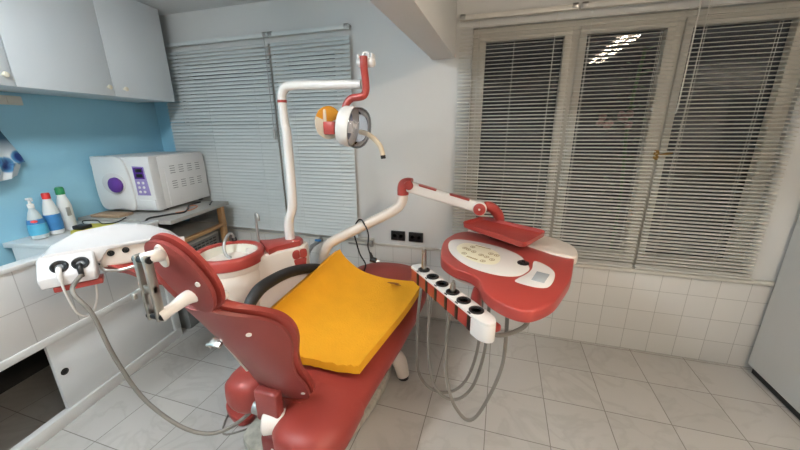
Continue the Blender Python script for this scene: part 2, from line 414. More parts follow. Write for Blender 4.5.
tc = nt.nodes.new('ShaderNodeTexCoord'); vo = nt.nodes.new('ShaderNodeTexVoronoi'); vo.inputs['Scale'].default_value = 11; nt.links.new(tc.outputs['Object'], vo.inputs['Vector'])
sep = nt.nodes.new('ShaderNodeSeparateXYZ'); nt.links.new(tc.outputs['Object'], sep.inputs[0])
rp = nt.nodes.new('ShaderNodeValToRGB'); e = rp.color_ramp.elements; e[0].position = .25; e[0].color = (.012, .04, .22, 1); e[1].position = .52; e[1].color = (.72, .76, .78, 1); k = e.new(.42); k.color = (.10, .30, .50, 1)
nt.links.new(vo.outputs['Distance'], rp.inputs[0]); g2 = nt.nodes.new('ShaderNodeMapRange'); g2.inputs[1].default_value = .14; g2.inputs[2].default_value = .24; nt.links.new(sep.outputs[2], g2.inputs[0])
mx = nt.nodes.new('ShaderNodeMix'); mx.data_type = 'RGBA'; nt.links.new(g2.outputs[0], mx.inputs[0]); nt.links.new(rp.outputs[0], mx.inputs[6]); mx.inputs[7].default_value = (.02, .10, .17, 1)
nt.links.new(mx.outputs[2], b.inputs['Base Color']); b.inputs['Roughness'].default_value = .35
part('bag_body', bm, bagm, t); part('hook', tube(new(), [(-2.679, 1.60, 1.70), (-2.655, 1.60, 1.70), (-2.65, 1.60, 1.67), (-2.66, 1.60, 1.655)], .004, 6), CHROME, t)

# counter base: tiled apron, ledge, sliding door, open compartment
t = thing('counter_base', 'white tiled counter base with sliding door and dark open compartment', 'cabinet', (-2.03, 1.0, 0))
part('tiled_apron', box(new(), (-2.07, -.6, .525), (-2.012, 2.0, .915), .002), LTILE, t)
part('edge_strip', box(new(), (-2.078, -.6, .915), (-2.004, 2.004, .937), .004), WHITE, t)
bm = new(); box(bm, (-2.05, -.6, .485), (-2.0, 2.0, .525), .003); box(bm, (-2.05, -.6, .0), (-2.008, 2.0, .07), .003); box(bm, (-2.05, 1.94, .07), (-2.008, 2.0, .485), .002)
part('door_track', bm, WHITE, t)
d = part('sliding_door', box(new(), (-2.040, 1.20, .072), (-2.022, 1.945, .484), .001), LAM, t)
bm = new(); lathe(bm, [(.019, 0), (.019, .003), (.012, .004), (.010, .0015)], (-2.022, 1.238, .29), (1, 0, 0), 18); part('finger_pull', bm, BLACK, d)
part('end_panel', box(new(), (-2.675, 1.975, 0), (-2.05, 2.0, .915), .002), WHITE, t)
bm = new(); box(bm, (-2.675, -.6, .50), (-2.075, 1.97, .52)); box(bm, (-2.676, -.6, .0005), (-2.66, 1.97, .499)); part('shade_panel', bm, INSIDE_SHADE, t)  # slab added to keep light out; near-black back paints the unlit interior
part('shade_divider', box(new(), (-2.655, .30, .01), (-2.06, .315, .495)), INSIDE_SHADE, t)  # added at the open end to darken the compartment, same painted shade
part('shelf', box(new(), (-2.655, .32, .20), (-2.30, 1.1, .215)), GREYM, t)
t = thing('countertop', 'white worktop along the blue wall carrying the bottles', 'counter', (-2.4, 1.8, .86))
part('worktop', box(new(), (-2.676, 1.56, .862), (-2.08, 1.999, .892), .003), WHITE, t)
part('side_panel', box(new(), (-2.62, 1.562, .522), (-2.10, 1.580, .862), .002), WHITE, t)
# open wooden bench with grey top
t = thing('wooden_bench', 'open wooden bench with grey top under the autoclave', 'shelf', (-2.28, 2.2, 0))
part('bench_top', box(new(), (-2.672, 2.003, .905), (-1.91, 2.655, .936), .003), SLABM, t)
for nn, s in ((-1.96, 2.60), (-2.62, 2.60), (-2.62, 2.03)):
    part('post', box(new(), (nn-.022, s-.022, 0), (nn+.022, s+.022, .905), .002), WOOD, t)
part('shelf_board', box(new(), (-2.64, 2.01, .728), (-1.985, 2.625, .745), .002), SLABM, t)
part('front_rail', box(new(), (-1.985, 2.01, .722), (-1.938, 2.625, .748), .003), WOOD, t)
part('back_panel', box(new(), (-2.665, 2.01, .1), (-2.655, 2.625, .90)), INSIDE_SHADE, t)
t = thing('heater', 'grey heater with slotted grille standing under the wooden bench', 'heater', (-2.2, 2.3, 0))
part('casing', box(new(), (-2.58, 2.07, .002), (-1.992, 2.565, .70), .01), GRILLE, t)
bm = new()
for i in range(12):
    for j in range(9):
        s = 2.11+j*.047; z = .36+i*.025; box(bm, (-1.993, s, z), (-1.990, s+.036, z+.011))
part('grille', bm, BLACK, t)
bm = new(); box(bm, (-1.991, 2.085, .67), (-1.983, 2.555, .69), .002); part('top_bar', bm, SLABM, t)

# autoclave
t = thing('autoclave', 'white benchtop autoclave with purple round knob and button panel', 'autoclave', (-2.4, 2.48, .936))
x0, x1, s0, s1, z0, z1 = -2.655, -2.165, 2.185, 2.80, .955, 1.352
part('body', box(new(), (x0, s0+.075, z0), (x1, 2.66+.10, z1), .008), AUTOC, t)
bm = new()
prof = [(x0+.035, z0), (x1, z0), (x1, z1+.012), (x0-.005, z1+.012), (x0-.012, z1-.04)]
prism(bm, [(p[0], p[1]) for p in prof], 0, .085, .012, M=Matrix.Translation((0, s0+.085, 0)) @ Matrix.Rotation(radians(90), 4, 'X'))
fr = part('front_housing', bm, AUTOC, t)
bm = new(); dp = spline([(x0+.03, z0+.03, 0), (x0+.02, z1-.06, 0), (x0+.06, z1-.012, 0), (x0+.285, z1-.012, 0), (x0+.315, z0+.03, 0), (x0+.2, z0+.018, 0)], 6, True)
prism(bm, [(p.x, p.y) for p in dp], 0, .022, .008, M=Matrix.Translation((0, s0+.001, 0)) @ Matrix.Rotation(radians(90), 4, 'X'))
dr = part('door', bm, AUTOC, t)
bm = new(); lathe(bm, [(.078, 0), (.082, .006), (.074, .010)], (x0+.185, s0-.020, 1.165), (0, -1, 0), 28, sx=1.2); part('knob_recess', bm, TRAYW, dr)
bm = new(); lathe(bm, [(.05, 0), (.058, .012), (.056, .026), (.04, .034), (.001, .036)], (x0+.215, s0-.026, 1.158), (0, -1, 0), 28); part('door_knob', bm, PURPLE, dr)
bm = new(); prism(bm, [(x0+.345, 1.075), (x0+.455, 1.075), (x0+.44, 1.29), (x0+.345, 1.295)], 0, .006, .002, M=Matrix.Translation((0, s0+.002, 0)) @ Matrix.Rotation(radians(90), 4, 'X'))
cp = part('control_panel', bm, LILAC, t)
bm = new(); box(bm, (x0+.352, s0-.006, 1.20), (x0+.435, s0-.003, 1.285), .002); part('display_frame', bm, PURPLE, cp)
for zz in (1.212, 1.25):
    part('display', box(new(), (x0+.372, s0-.009, zz), (x0+.425, s0-.005, zz+.026), .001), BLACK, cp)
for i in range(3):
    for j in range(2):
        bm = new(); lathe(bm, [(.010, 0), (.010, .003), (.006, .004)], (x0+.375+j*.038, s0-.004, 1.17-i*.034), (0, -1, 0), 12); part('button', bm, PWHITE, cp)
part('drain_cover', box(new(), (x0+.32, s0-.006, z0+.012), (x1-.006, s0+.02, z0+.085), .006), AUTOC, t)
part('side_cover', box(new(), (x1-.002, s0+.125, z0+.004), (x1+.004, 2.755, z1-.07), .002), AUTOC, t)
part('top_cover', box(new(), (x0+.02, s0+.10, z1-.003), (x1-.01, 2.755, z1+.012), .005), AUTOC, t)
for r_ in (1.10, 1.22):
    for c in range(4):
        bm = new()
        for k in range(4):
            s = 2.36+c*.092; z = r_+k*.018; box(bm, (x1+.003, s, z), (x1+.0055, s+.05, z+.005))
        part('vent', bm, GRILLE, t)
for a in (x0+.06, x1-.05):
    for s in (s0+.12, 2.70): part('foot', cyl(new(), (a, s, .936), (a, s, .958), .018), BLACK, t)

# bottles
def bottle(kind, n_, s_):
    pass
zc = .8925
t = thing('pump_bottle', 'clear pump bottle with blue label, front of the three bottles', 'bottle', (-2.545, 1.672, zc))
P = (-2.545, 1.672, zc)
bm = new(); lathe(bm, [(.033, 0), (.042, .006), (.044, .05), (.041, .10), (.034, .135), (.024, .17), (.015, .19), (.014, .20)], P, (0, 0, 1), 24, sx=.85, sy=1.05); part('bottle_body', bm, BOTCLEAR, t)
bm = new(); lathe(bm, [(.0455, .03), (.046, .06), (.0435, .098)], P, (0, 0, 1), 24, cap=False, sx=.86, sy=1.06); part('label_band', bm, LABELCYAN, t)
bm = new(); lathe(bm, [(.0435, .099), (.0415, .112), (.038, .128)], P, (0, 0, 1), 24, cap=False, sx=.86, sy=1.06); part('label_top', bm, LABELBLUE, t)
bm = new(); lathe(bm, [(.012, -.003), (.012, .002), (.001, .003)], (P[0]+.026, P[1]-.026, P[2]+.117), (.7, -.7, .15), 16, sx=1.4, sy=.75); part('label_mark', bm, REDCAP, t)
bm = new(); lathe(bm, [(.016, .20), (.017, .222), (.008, .226), (.006, .25)], P, (0, 0, 1), 16); box(bm, (P[0]-.012, P[1]-.012, P[2]+.248), (P[0]+.012, P[1]+.014, P[2]+.262), .004); tube(bm, [(P[0], P[1], P[2]+.256), (P[0]+.03, P[1]-.01, P[2]+.257), (P[0]+.045, P[1]-.015, P[2]+.248)], .005, 8); part('pump', bm, PWHITE, t)
t = thing('cleaner_bottle', 'white cleaner bottle with red cap and blue label, middle of three', 'bottle', (-2.555, 1.772, zc)); P = (-2.555, 1.772, zc)
bm = new(); lathe(bm, [(.034, 0), (.040, .006), (.041, .12), (.036, .165), (.028, .20), (.022, .225), (.018, .24)], P, (0, 0, 1), 24, sx=.9, sy=1.05); part('bottle_body', bm, BOTTLE, t)
bm = new(); lathe(bm, [(.0418, .03), (.0428, .07), (.0415, .135)], P, (0, 0, 1), 24, cap=False, sx=.91, sy=1.06); part('label_band', bm, LABELBLUE, t)
bm = new(); lathe(bm, [(.021, .236), (.021, .268), (.017, .274)], P, (0, 0, 1), 18); part('cap', bm, REDCAP, t)
t = thing('cleanser_bottle', 'slim white cleanser bottle with green cap, rear of the three', 'bottle', (-2.57, 1.868, zc)); P = (-2.57, 1.868, zc)
bm = new(); lathe(bm, [(.034, 0), (.037, .005), (.037, .17), (.030, .205), (.022, .235), (.022, .25)], P, (0, 0, 1), 24); part('bottle_body', bm, BOTTLE, t)
bm = new(); box(bm, (P[0]+.030, P[1]-.02, P[2]+.10), (P[0]+.0375, P[1]+.005, P[2]+.16), .003); part('label', bm, GREYM, t)
bm = new(); lathe(bm, [(.024, .246), (.024, .285), (.018, .296), (.006, .298)], P, (0, 0, 1), 18); part('cap', bm, GREEN, t)
# small stuff on the counter
t = thing('yellow_cloth', 'folded yellow cloth lying behind the assistant tray', 'cloth', (-2.42, 1.86, zc))
bm = new(); prism(bm, [(-2.52, 1.96), (-2.42, 1.975), (-2.30, 1.99), (-2.29, 1.80), (-2.36, 1.70), (-2.46, 1.78)], zc, zc+.018, .005); part('cloth', bm, YEL2, t)
t = thing('power_adapter', 'black adapter with loose cable lying on yellow cloth', 'adapter', (-2.42, 1.86, zc+.018))
bm = new(); box(bm, (-2.47, 1.80, zc+.018), (-2.39, 1.87, zc+.046), .008); part('case', bm, BLACK, t)
bm = new(); tube(bm, [(-2.43, 1.86, zc+.03), (-2.50, 1.90, zc+.05), (-2.45, 1.95, zc+.045), (-2.38, 1.93, zc+.028), (-2.31, 1.97, zc+.03), (-2.28, 2.02, .945)], .004, 7); part('cable', bm, BLACK, t)
t = thing('cork_block', 'flat brown cork block beside the autoclave', 'block', (-2.46, 2.08, .936))
part('block', box(new(), (-2.58, 2.02, .9365), (-2.34, 2.14, .955), .004), CORK, t)
FR.pop()
def tagged(name, bm, m, label, cat, group=None):
    o = part(name, bm, m); return tag(o, label, cat, group)
FR.append(LEFT)
tagged('black_cable', tube(new(), [(-2.19, 1.53, .897), (-2.21, 1.60, .898), (-2.17, 1.72, .90), (-2.13, 1.85, .901), (-2.10, 1.97, .92), (-2.09, 2.01, .945), (-2.07, 2.08, .943), (-2.03, 2.15, .943), (-1.98, 2.21, .943), (-2.02, 2.30, .944), (-2.12, 2.45, .944), (-2.11, 2.56, .944)], .0065, 8), RUBBER, 'black cable running along the counter to the autoclave', 'cable')
tagged('orange_wire', tube(new(), [(-2.04, 2.20, .9405), (-1.99, 2.30, .9405), (-2.03, 2.42, .9405), (-2.10, 2.44, .9405), (-2.06, 2.34, .9405)], .004, 7), COPPERW, 'orange wire coiled on the grey bench top', 'wire')
tagged('pen', cyl(new(), (-1.96, 2.48, .943), (-2.03, 2.60, .943), .006, 8), BLACK, 'black pen at the far end of the grey bench top', 'pen')
FR.pop()

# ================================================================== CUSPIDOR UNIT
U0 = Vector((-1.413, 1.355)); U1 = Vector((-1.205, 1.625)); dv = (U1-U0).normalized(); pv = Vector((dv.y, -dv.x))
t = thing('cuspidor_unit', 'white and red spittoon column with basin and tall lamp pole', 'spittoon', (-1.33, 1.46, 0))
def key_outline(r0, r1, ext, waist, n=14):
    pts = []
    for k in range(n+1):
        a = radians(48)+(2*pi-radians(96))*k/n           # round end, opening towards U1
        q = U0+r0*(cos(a)*dv+sin(a)*pv); pts.append(q)
    e = U1+dv*ext
    pts += [U0+dv*(r0*.85)-pv*waist, U1-pv*r1, e-pv*r1*.75, e-pv*r1*.2, e+pv*r1*.2, e+pv*r1*.75, U1+pv*r1, U0+dv*(r0*.85)+pv*waist]
    return [(p.x, p.y) for p in pts]
def col_outline(k):
    q = [U0+dv*.10-pv*.125, U1-pv*.098, U1+dv*.06-pv*.085, U1+dv*.10-pv*.03, U1+dv*.10+pv*.03, U1+dv*.06+pv*.085, U1+pv*.098, U0+dv*.10+pv*.125]
    cc = sum(q, Vector((0, 0)))/len(q); return [tuple(cc+(p-cc)*k) for p in q]
bm = new(); prism(bm, col_outline(1), .02, .872, .010); part('column', bm, IVORY, t)
bm = new(); prism(bm, col_outline(.93), 0, .02); part('plinth', bm, BLACK, t)
bm = new(); lathe(bm, [(.06, .42), (.10, .43), (.135, .52), (.160, .64), (.172, .74), (.174, .80), (.170, .806), (.170, .815), (.174, .82), (.174, .85)], (*U0, 0), n=40); part('basin_drum', bm, IVORY, t)
# red rim with a hole for the basin, and the red neck towards the pole
bm = new(); lathe(bm, [(.150, .905), (.150, .84), (.176, .845), (.182, .850), (.184, .895), (.178, .906), (.172, .909), (.156, .909), (.150, .905)], (*U0, 0), n=48, cap=False); rim = part('basin_rim', bm, RED, t)
bm = new(); A_ = U0+dv*.185; poly = [A_-pv*.11, U0+dv*.24-pv*.075, U1-pv*.072, U1+dv*.04-pv*.066, U1+dv*.07-pv*.03, U1+dv*.07+pv*.03, U1+dv*.04+pv*.066, U1+pv*.072, U0+dv*.24+pv*.075, A_+pv*.11]
prism(bm, [(p.x, p.y) for p in poly], .868, .903, .006); nk = part('top_cover', bm, RED, t)
for k in (-.055, .055): part('screw', lathe(new(), [(.006, 0), (.005, .004), (.001, .005)], (*(U1+pv*k), .903), n=10), PWHITE, nk)
bm = new(); lathe(bm, [(.152, .898), (.140, .87), (.115, .835), (.07, .805), (.03, .795), (.001, .793)], (*U0, 0), n=40, cap=False)
bs = part('basin', bm, BASIN, t); bm = new(); lathe(bm, [(.016, .796), (.016, .799), (.004, .799)], (*U0, 0), n=14); part('drain', bm, GREYM, bs)
bm = new(); tube(bm, [(-1.505, 1.50, .905), (-1.512, 1.495, .945), (-1.50, 1.46, .962), (-1.485, 1.41, .94), (-1.475, 1.385, .90), (-1.455, 1.375, .865), (-1.43, 1.38, .85)], .0085, 10); sp = part('basin_spout', bm, GREYM, t)
bm = new(); cyl(bm, (-1.505, 1.50, .90), (-1.507, 1.499, .928), .014); part('spout_base', bm, BLACK, sp)
bm = new(); tube(bm, [(-1.372, 1.545, .90), (-1.37, 1.545, 1.0), (-1.366, 1.545, 1.05), (-1.360, 1.54, 1.072), (-1.345, 1.53, 1.078), (-1.33, 1.52, 1.065), (-1.328, 1.518, 1.04)], .009, 10); part('cup_filler', bm, GREYM, t)
# emblem: a red three-lobed mark on the column's right flank
nrm = Vector((pv.x, pv.y, 0)); ctr = Vector((*(U1+dv*.02+pv*.0995), .80))
EM = Matrix(((dv.x, 0, nrm.x, ctr.x), (dv.y, 0, nrm.y, ctr.y), (0, 1, 0, ctr.z), (0, 0, 0, 1)))
bm = new()
def blob(pts): prism(bm, [(p.x, p.y) for p in spline([(a, b, 0) for a, b in pts], 5, True)], -.004, .002, .001, M=EM)
blob([(-.036, .008), (-.046, .03), (-.040, .054), (-.02, .062), (-.003, .054), (-.002, .03), (-.004, .010)]); blob([(.003, .010), (.002, .03), (.003, .054), (.02, .062), (.040, .056), (.044, .03), (.036, .008)]); blob([(-.036, .002), (-.034, -.03), (-.030, -.060), (0, -.062), (.030, -.060), (.034, -.03), (.036, .002), (0, .004)])
part('emblem', bm, RED, t)
# pole
PY = 1.64
bm = new(); tube(bm, [(-1.215, PY, .90), (-1.215, PY, .97), (-1.205, PY, 1.03), (-1.182, PY, 1.085), (-1.172, PY, 1.14), (-1.166, PY, 1.32), (-1.164, PY, 1.53), (-1.168, PY, 1.57), (-1.172, PY, 1.64), (-1.172, PY, 1.70), (-1.168, PY, 1.735), (-1.145, PY, 1.765), (-1.10, PY, 1.774), (-.95, PY, 1.77), (-.70, PY, 1.763)], [.030, .030, .028, .027, .027, .027, .026, .024, .023, .023, .024, .025, .024, .023, .022], 14); pl = part('pole', bm, PWHITE, t)
bm = new(); lathe(bm, [(.0245, 0), (.0255, .003), (.0255, .011), (.0245, .014)], (-1.172, PY, 1.69), n=18); part('ring', bm, RED, pl)
# operating light
lt = thing('operating_light', 'dental lamp with amber shield hanging from the white pole', 'lamp', (-.68, 1.62, 1.55))
bm = new(); tube(bm, [(-.660, 1.582, 1.878), (-.660, 1.585, 1.83), (-.660, 1.597, 1.78), (-.660, 1.60, 1.735), (-.672, 1.60, 1.708), (-.70, 1.60, 1.70), (-.735, 1.60, 1.697), (-.758, 1.595, 1.68), (-.770, 1.59, 1.655), (-.775, 1.585, 1.62)], .018, 12); part('lamp_arm', bm, RED, lt)
bm = new(); cyl(bm, (-.702, 1.612, 1.856), (-.616, 1.612, 1.854), .022, 18, .006)
for x in (-.694, -.624): box(bm, (x-.003, 1.595, 1.86), (x+.003, 1.629, 1.892), .001)
lathe(bm, [(.020, -.006), (.020, .006), (.012, .007), (.012, -.007), (.020, -.006)], (-.659, 1.612, 1.884), (0, -1, 0), 18, cap=False); part('swivel_joint', bm, PWHITE, lt)
# lamp head looks to the right, a little down and towards the camera
LD = Vector((.93, .12, -.16)).normalized(); LC = Vector((-.758, 1.58, 1.562))
bm = new(); lathe(bm, [(.001, -.045), (.06, -.043), (.088, -.034), (.098, -.018), (.100, .018), (.098, .030), (.090, .031), (.088, .016), (.075, -.012), (.001, -.022)], LC, LD, 36, cap=False); hd = part('lamp_housing', bm, PWHITE, lt)
bm = new(); lathe(bm, [(.094, .018), (.099, .034), (.101, .05), (.100, .066), (.094, .082), (.082, .096), (.064, .106), (.035, .112), (.001, .114)], LC, LD, 32, cap=False); part('clear_shield', bm, CLEAR, lt)
bm = new(); box(bm, (-.022, -.03, -.012), (.022, .03, .03), .004, M=axis_mat(LC, LD)); lathe(bm, [(.012, .03), (.013, .05), (.001, .052)], LC+Vector((0, 0, .01)), LD, 12); part('bulb_block', bm, PWHITE, lt)
G_ = mat('lamp_bulb', (.75, .8, .95), .08, metal=.6); bm = new(); lathe(bm, [(.07, .004), (.06, -.004), (.03, -.012), (.012, -.014)], LC, LD, 24, cap=False); part('reflector', bm, G_, lt)
LB = LC-LD*.07-Vector((.015, .03, -.006))
bm = new(); lathe(bm, [(.001, -.003), (.078, -.002), (.080, .0), (.078, .003), (.001, .004)], LB, LD+Vector((-.2, -.55, .1)), 32)
sh = part('amber_shield', bm, [AMBER, BASIN], lt)
for p_ in sh.data.polygons:
    if p_.center.z+1.55 < LB.z+.012: p_.material_index = 1
bm = new(); box(bm, (-.03, -.016, -.03), (.03, .016, .032), .006, M=Matrix.Translation(LC-LD*.07+Vector((.0, -.05, -.02)))); part('red_reflection_block', bm, RED, lt)  # red block stands in for red mirrored in the amber shield
bm = new(); box(bm, (-.022, -.005, -.03), (.022, .005, .03), .003, M=Matrix.Translation(LC-LD*.09+Vector((-.015, -.056, .035)))); part('bracket_plate', bm, BEIGE, lt)
bm = new(); tube(bm, [(-.70, 1.60, 1.535), (-.655, 1.585, 1.525), (-.615, 1.58, 1.50), (-.585, 1.58, 1.465), (-.572, 1.58, 1.42)], .0125, 10); hn = part('handle', bm, BEIGE, lt)
part('handle_tip', cyl(new(), (-.572, 1.58, 1.422), (-.570, 1.58, 1.405), .013, 12), BLACK, hn)

# ================================================================== DELIVERY UNIT
t = thing('delivery_unit', 'red and white dentist instrument table with control panel on jointed arm', 'instrument table', (.05, 1.55, .86))
outl = [(-.27, 1.609), (-.283, 1.77), (-.262, 1.874), (-.217, 1.965), (-.10, 2.03), (.10, 2.02), (.30, 1.96), (.385, 1.88), (.40, 1.80), (.36, 1.601), (.325, 1.45), (.282, 1.334), (.228, 1.21), (.162, 1.13), (.111, 1.108), (.053, 1.13), (-.001, 1.179), (-.037, 1.242), (-.056, 1.317), (-.099, 1.373), (-.181, 1.418), (-.245, 1.50)]
op = spline([(a, b, 0) for a, b in outl], 4, True)
bm = new(); prism(bm, [(p.x, p.y) for p in op], .878, .93, .008, seg=3); part('table_shell', bm, RED, t)
cen = Vector((.05, 1.58, 0)); bm = new(); prism(bm, [(p.x, p.y) for p in [cen+(q-cen)*.86 for q in op]], .845, .88, .006); part('underside', bm, IVORY, t)
bm = new(); prism(bm, [(p.x, p.y) for p in spline([(-.16, 2.0, 0), (.05, 1.90, 0), (.20, 1.78, 0), (.30, 1.70, 0), (.385, 1.69, 0), (.41, 1.80, 0), (.385, 1.90, 0), (.27, 2.01, 0), (.04, 2.10, 0), (-.12, 2.08, 0)], 5, True)], .89, .940, .012, seg=3); part('rear_housing', bm, IVORY, t)
def decal(name, pts, z, m, par, h=.003, sm=True):
    q = spline([(a, b, 0) for a, b in pts], 5, True) if sm else [Vector((a, b, 0)) for a, b in pts]
    b_ = new(); prism(b_, [(p.x, p.y) for p in q], z-.001, z+h, .0008); return part(name, b_, m, par)
pn = decal('control_panel', [(-.246, 1.702), (-.236, 1.797), (-.165, 1.816), (.001, 1.764), (.117, 1.657), (.158, 1.517), (.145, 1.452), (.099, 1.393), (.01, 1.385), (-.106, 1.441), (-.203, 1.566)], .93, PWHITE, t)
mb = decal('membrane', [(-.197, 1.681), (-.16, 1.762), (-.066, 1.735), (.014, 1.659), (.03, 1.56), (-.002, 1.492), (-.081, 1.501), (-.161, 1.578)], .933, LABELCREAM, pn, .001)
for bx, by in [(-.153, 1.676), (-.114, 1.704), (-.148, 1.597), (-.103, 1.635), (-.132, 1.659), (-.063, 1.597), (-.036, 1.578), (-.017, 1.628), (.012, 1.613), (-.009, 1.549), (-.051, 1.52)]:
    bm = new(); lathe(bm, [(.0110, .0), (.0135, .0), (.0135, .0014), (.0110, .0014), (.0110, .0)], (bx, by, .934), n=18, cap=False); lathe(bm, [(.0035, .0), (.0035, .0012)], (bx, by, .934), n=8); part('button', bm, INK, mb)
bm = new(); box(bm, (-.045, -.003, .0), (.045, .003, .0012), M=Matrix.Translation((-.06, 1.715, .934)) @ Matrix.Rotation(radians(-25), 4, 'Z'))
for i in range(6): box(bm, (-.030+i*.011, -.006, 0), (-.023+i*.011, .006, .0012), M=Matrix.Translation((-.105, 1.545, .934)) @ Matrix.Rotation(radians(-32), 4, 'Z'))
part('lettering', bm, INK, mb)
bg = decal('screen_badge', [(.187, 1.591), (.235, 1.552), (.262, 1.465), (.227, 1.335), (.177, 1.306), (.097, 1.335), (.102, 1.366), (.144, 1.429), (.170, 1.497)], .93, PWHITE, t)
decal('screen', [(.188, 1.465), (.238, 1.445), (.205, 1.35), (.157, 1.367)], .932, SCREEN, bg, .003, False)
bm = new(); lathe(bm, [(.027, 0), (.027, .008), (.024, .010), (.010, .010), (.009, .018), (.001, .018)], (.134, 1.546, .93), n=24); box(bm, (-.002, -.02, .0102), (.002, .02, .0112), M=Matrix.Translation((.134, 1.546, .93))); part('dial', bm, BLACK, t)
# arm
J0 = Vector((-.592, 2.0, 1.205)); J1 = Vector((-.105, 2.0, 1.085))
bm = new(); tube(bm, [(-.96, 1.66, .22), (-1.06, 1.74, .26), (-1.125, 1.83, .40), (-1.13, 1.85, .60), (-1.122, 1.85, .70), (-1.09, 1.86, .785), (-1.02, 1.875, .84), (-.80, 1.94, .955), (-.66, 1.985, 1.03), (-.61, 1.998, 1.075), (-.593, 2.0, 1.12), (-.592, 2.0, 1.15)], .033, 16); part('support_tube', bm, IVORY, t)
bm = new(); tube(bm, [(-.592, 2.0, 1.14), (-.592, 2.0, 1.18), (-.585, 2.0, 1.205), (-.56, 2.0, 1.215), (-.535, 2.0, 1.212)], .037, 16); lathe(bm, [(.030, 0), (.028, .006), (.001, .008)], (-.545, 1.965, 1.208), (0, -1, 0), 18); part('elbow', bm, RED, t)
ad = (J1-J0).normalized(); ar = axis_mat(J0, ad)
L_ = (J1-J0).length
bm = new(); box(bm, (-.032, -.034, .03), (.030, .034, L_), .016, 4, M=ar); am = part('arm', bm, PWHITE, t)
Zu = ad.cross(Vector((0, 1, 0))); Zu = Zu if Zu.z > 0 else -Zu
for a, b in ((.10, .22), (.30, .43)):
    Mx = Matrix((ad, Vector((0, -1, 0)).cross(ad)*-1 if False else Zu.cross(ad), Zu)).transposed().to_4x4(); Mx.translation = J0
    pts = [(a, 0), (a+.012, .02), (b-.02, .022), (b, .01), (b, -.034), (a+.012, -.034), (a, -.02)]
    sgn = 1 if (Mx @ Vector((0, .1, 0))).y > J0.y else -1
    bm = new(); prism(bm, [(p[0], p[1]*sgn) for p in pts], .026, .0345, .003, M=Mx); part('inlay', bm, RED, am)
bm = new(); cyl(bm, (-.105, 1.955, 1.085), (-.105, 2.045, 1.085), .042, 24, .006); part('joint_drum', bm, PWHITE, t)
bm = new(); lathe(bm, [(.036, 0), (.036, .006), (.030, .010), (.001, .011)], (-.105, 1.955, 1.085), (0, -1, 0), 24); jd = part('joint_cap', bm, RED, t)
bm = new(); lathe(bm, [(.007, .010), (.006, .014), (.001, .014)], (-.105, 1.955, 1.085), (0, -1, 0), 10); part('screw', bm, PWHITE, jd)
bm = new(); tube(bm, [(-.085, 2.0, 1.095), (-.055, 2.005, 1.095), (-.02, 2.03, 1.07), (.01, 2.06, 1.02), (.02, 2.07, .94)], [.026, .030, .032, .032, .03], 12); part('table_mount', bm, RED, t)
# handpiece rail
R0 = Vector((-.376, 1.545, 0)); R1 = Vector((.0, 1.125, 0)); rd = (R1-R0).normalized(); rp_ = Vector((rd.y, -rd.x, 0)); 
if rp_.x > 0: rp_ = -rp_                          # towards the chair
RM = Matrix((rd, -rp_, Vector((0, 0, 1)))).transposed().to_4x4(); RM.translation = R0; RL = (R1-R0).length
def rp2(u, v, z): return RM @ Vector((u, v, z))
bm = new(); rr = .038; cap_ = [(-.01, -rr), (RL-.03, -rr)]+[(RL-.03+.055*cos(a), rr*sin(a)) for a in [radians(-90+20*i) for i in range(1, 9)]]+[(RL-.03, rr), (-.01, rr), (-.025, rr*.6), (-.025, -rr*.6)]
prism(bm, cap_, .848, .86, .003, M=RM); rl = part('rail_top', bm, PWHITE, t)
bm = new(); box(bm, (-.015, -.034, .782), (RL-.05, .034, .848), .004, M=RM); part('rail_body', bm, RED, t)
bm = new(); prism(bm, [(RL-.06, -rr)]+[(RL-.03+.055*cos(a), rr*sin(a)) for a in [radians(-90+15*i) for i in range(0, 13)]]+[(RL-.06, rr)], .775, .8485, .004, M=RM); part('rail_end', bm, PWHITE, t)
bm = new(); box(bm, (.02, .036, .792), (RL-.0, .066, .822), .008, M=RM); tube(bm, [rp2(RL*.75, .05, .81), rp2(RL*.6, .12, .83), rp2(RL*.5, .2, .86)], .025, 10); part('rail_bracket', bm, RED, t)
SO = [(-.333, 1.502), (-.277, 1.434), (-.223, 1.368), (-.165, 1.303), (-.111, 1.242), (-.056, 1.177)]
us = []
for a, b in SO:
    u = (Vector((a, b, 0))-R0).dot(rd); us.append(u)
    bm = new(); lathe(bm, [(.030, 0), (.030, .004), (.026, .006), (.018, .004), (.016, -.002), (.001, -.002)], rp2(u, 0, .86), (0, 0, 1), 22); sk = part('socket', bm, BLACK, t)
    bm = new(); box(bm, (u-.0095, -.0375, .784), (u+.0095, -.033, .862), .001, M=RM); part('slot', bm, BLACK, sk)
# handpieces and hoses
def hose(pts, r=.0082): return part('hose', tube(new(), pts, r, 8), HOSE, t)
u = us[0]; bm = new(); tube(bm, [rp2(u, 0, .855), rp2(u, 0, .90), rp2(u, 0, .955)], [.012, .013, .011], 12); lathe(bm, [(.008, 0), (.011, .004), (.011, .016), (.006, .02)], rp2(u, 0, .955), n=12); part('handpiece', bm, CHROME, t)
bm = new(); tube(bm, [rp2(u, 0, .968), rp2(u+.03, .02, .972), rp2(u+.06, .05, .985)], .0025, 6); part('syringe_tip', bm, CHROME, t)
u = us[3]; bm = new(); tube(bm, [rp2(u, 0, .855), rp2(u, 0, .88), rp2(u, 0, .905)], [.011, .012, .010], 12); lathe(bm, [(.006, 0), (.006, .012), (.002, .014)], rp2(u, 0, .905), n=10); part('coupling', bm, CHROME, t)
hose([rp2(us[0], -.01, .80), (-.36, 1.49, .62), (-.368, 1.5, .45), (-.361, 1.5, .25), (-.31, 1.5, .155), (-.233, 1.5, .129), (-.15, 1.5, .165), (-.085, 1.5, .27), (-.045, 1.5, .46), (-.04, 1.5, .70), (-.045, 1.5, .86)])
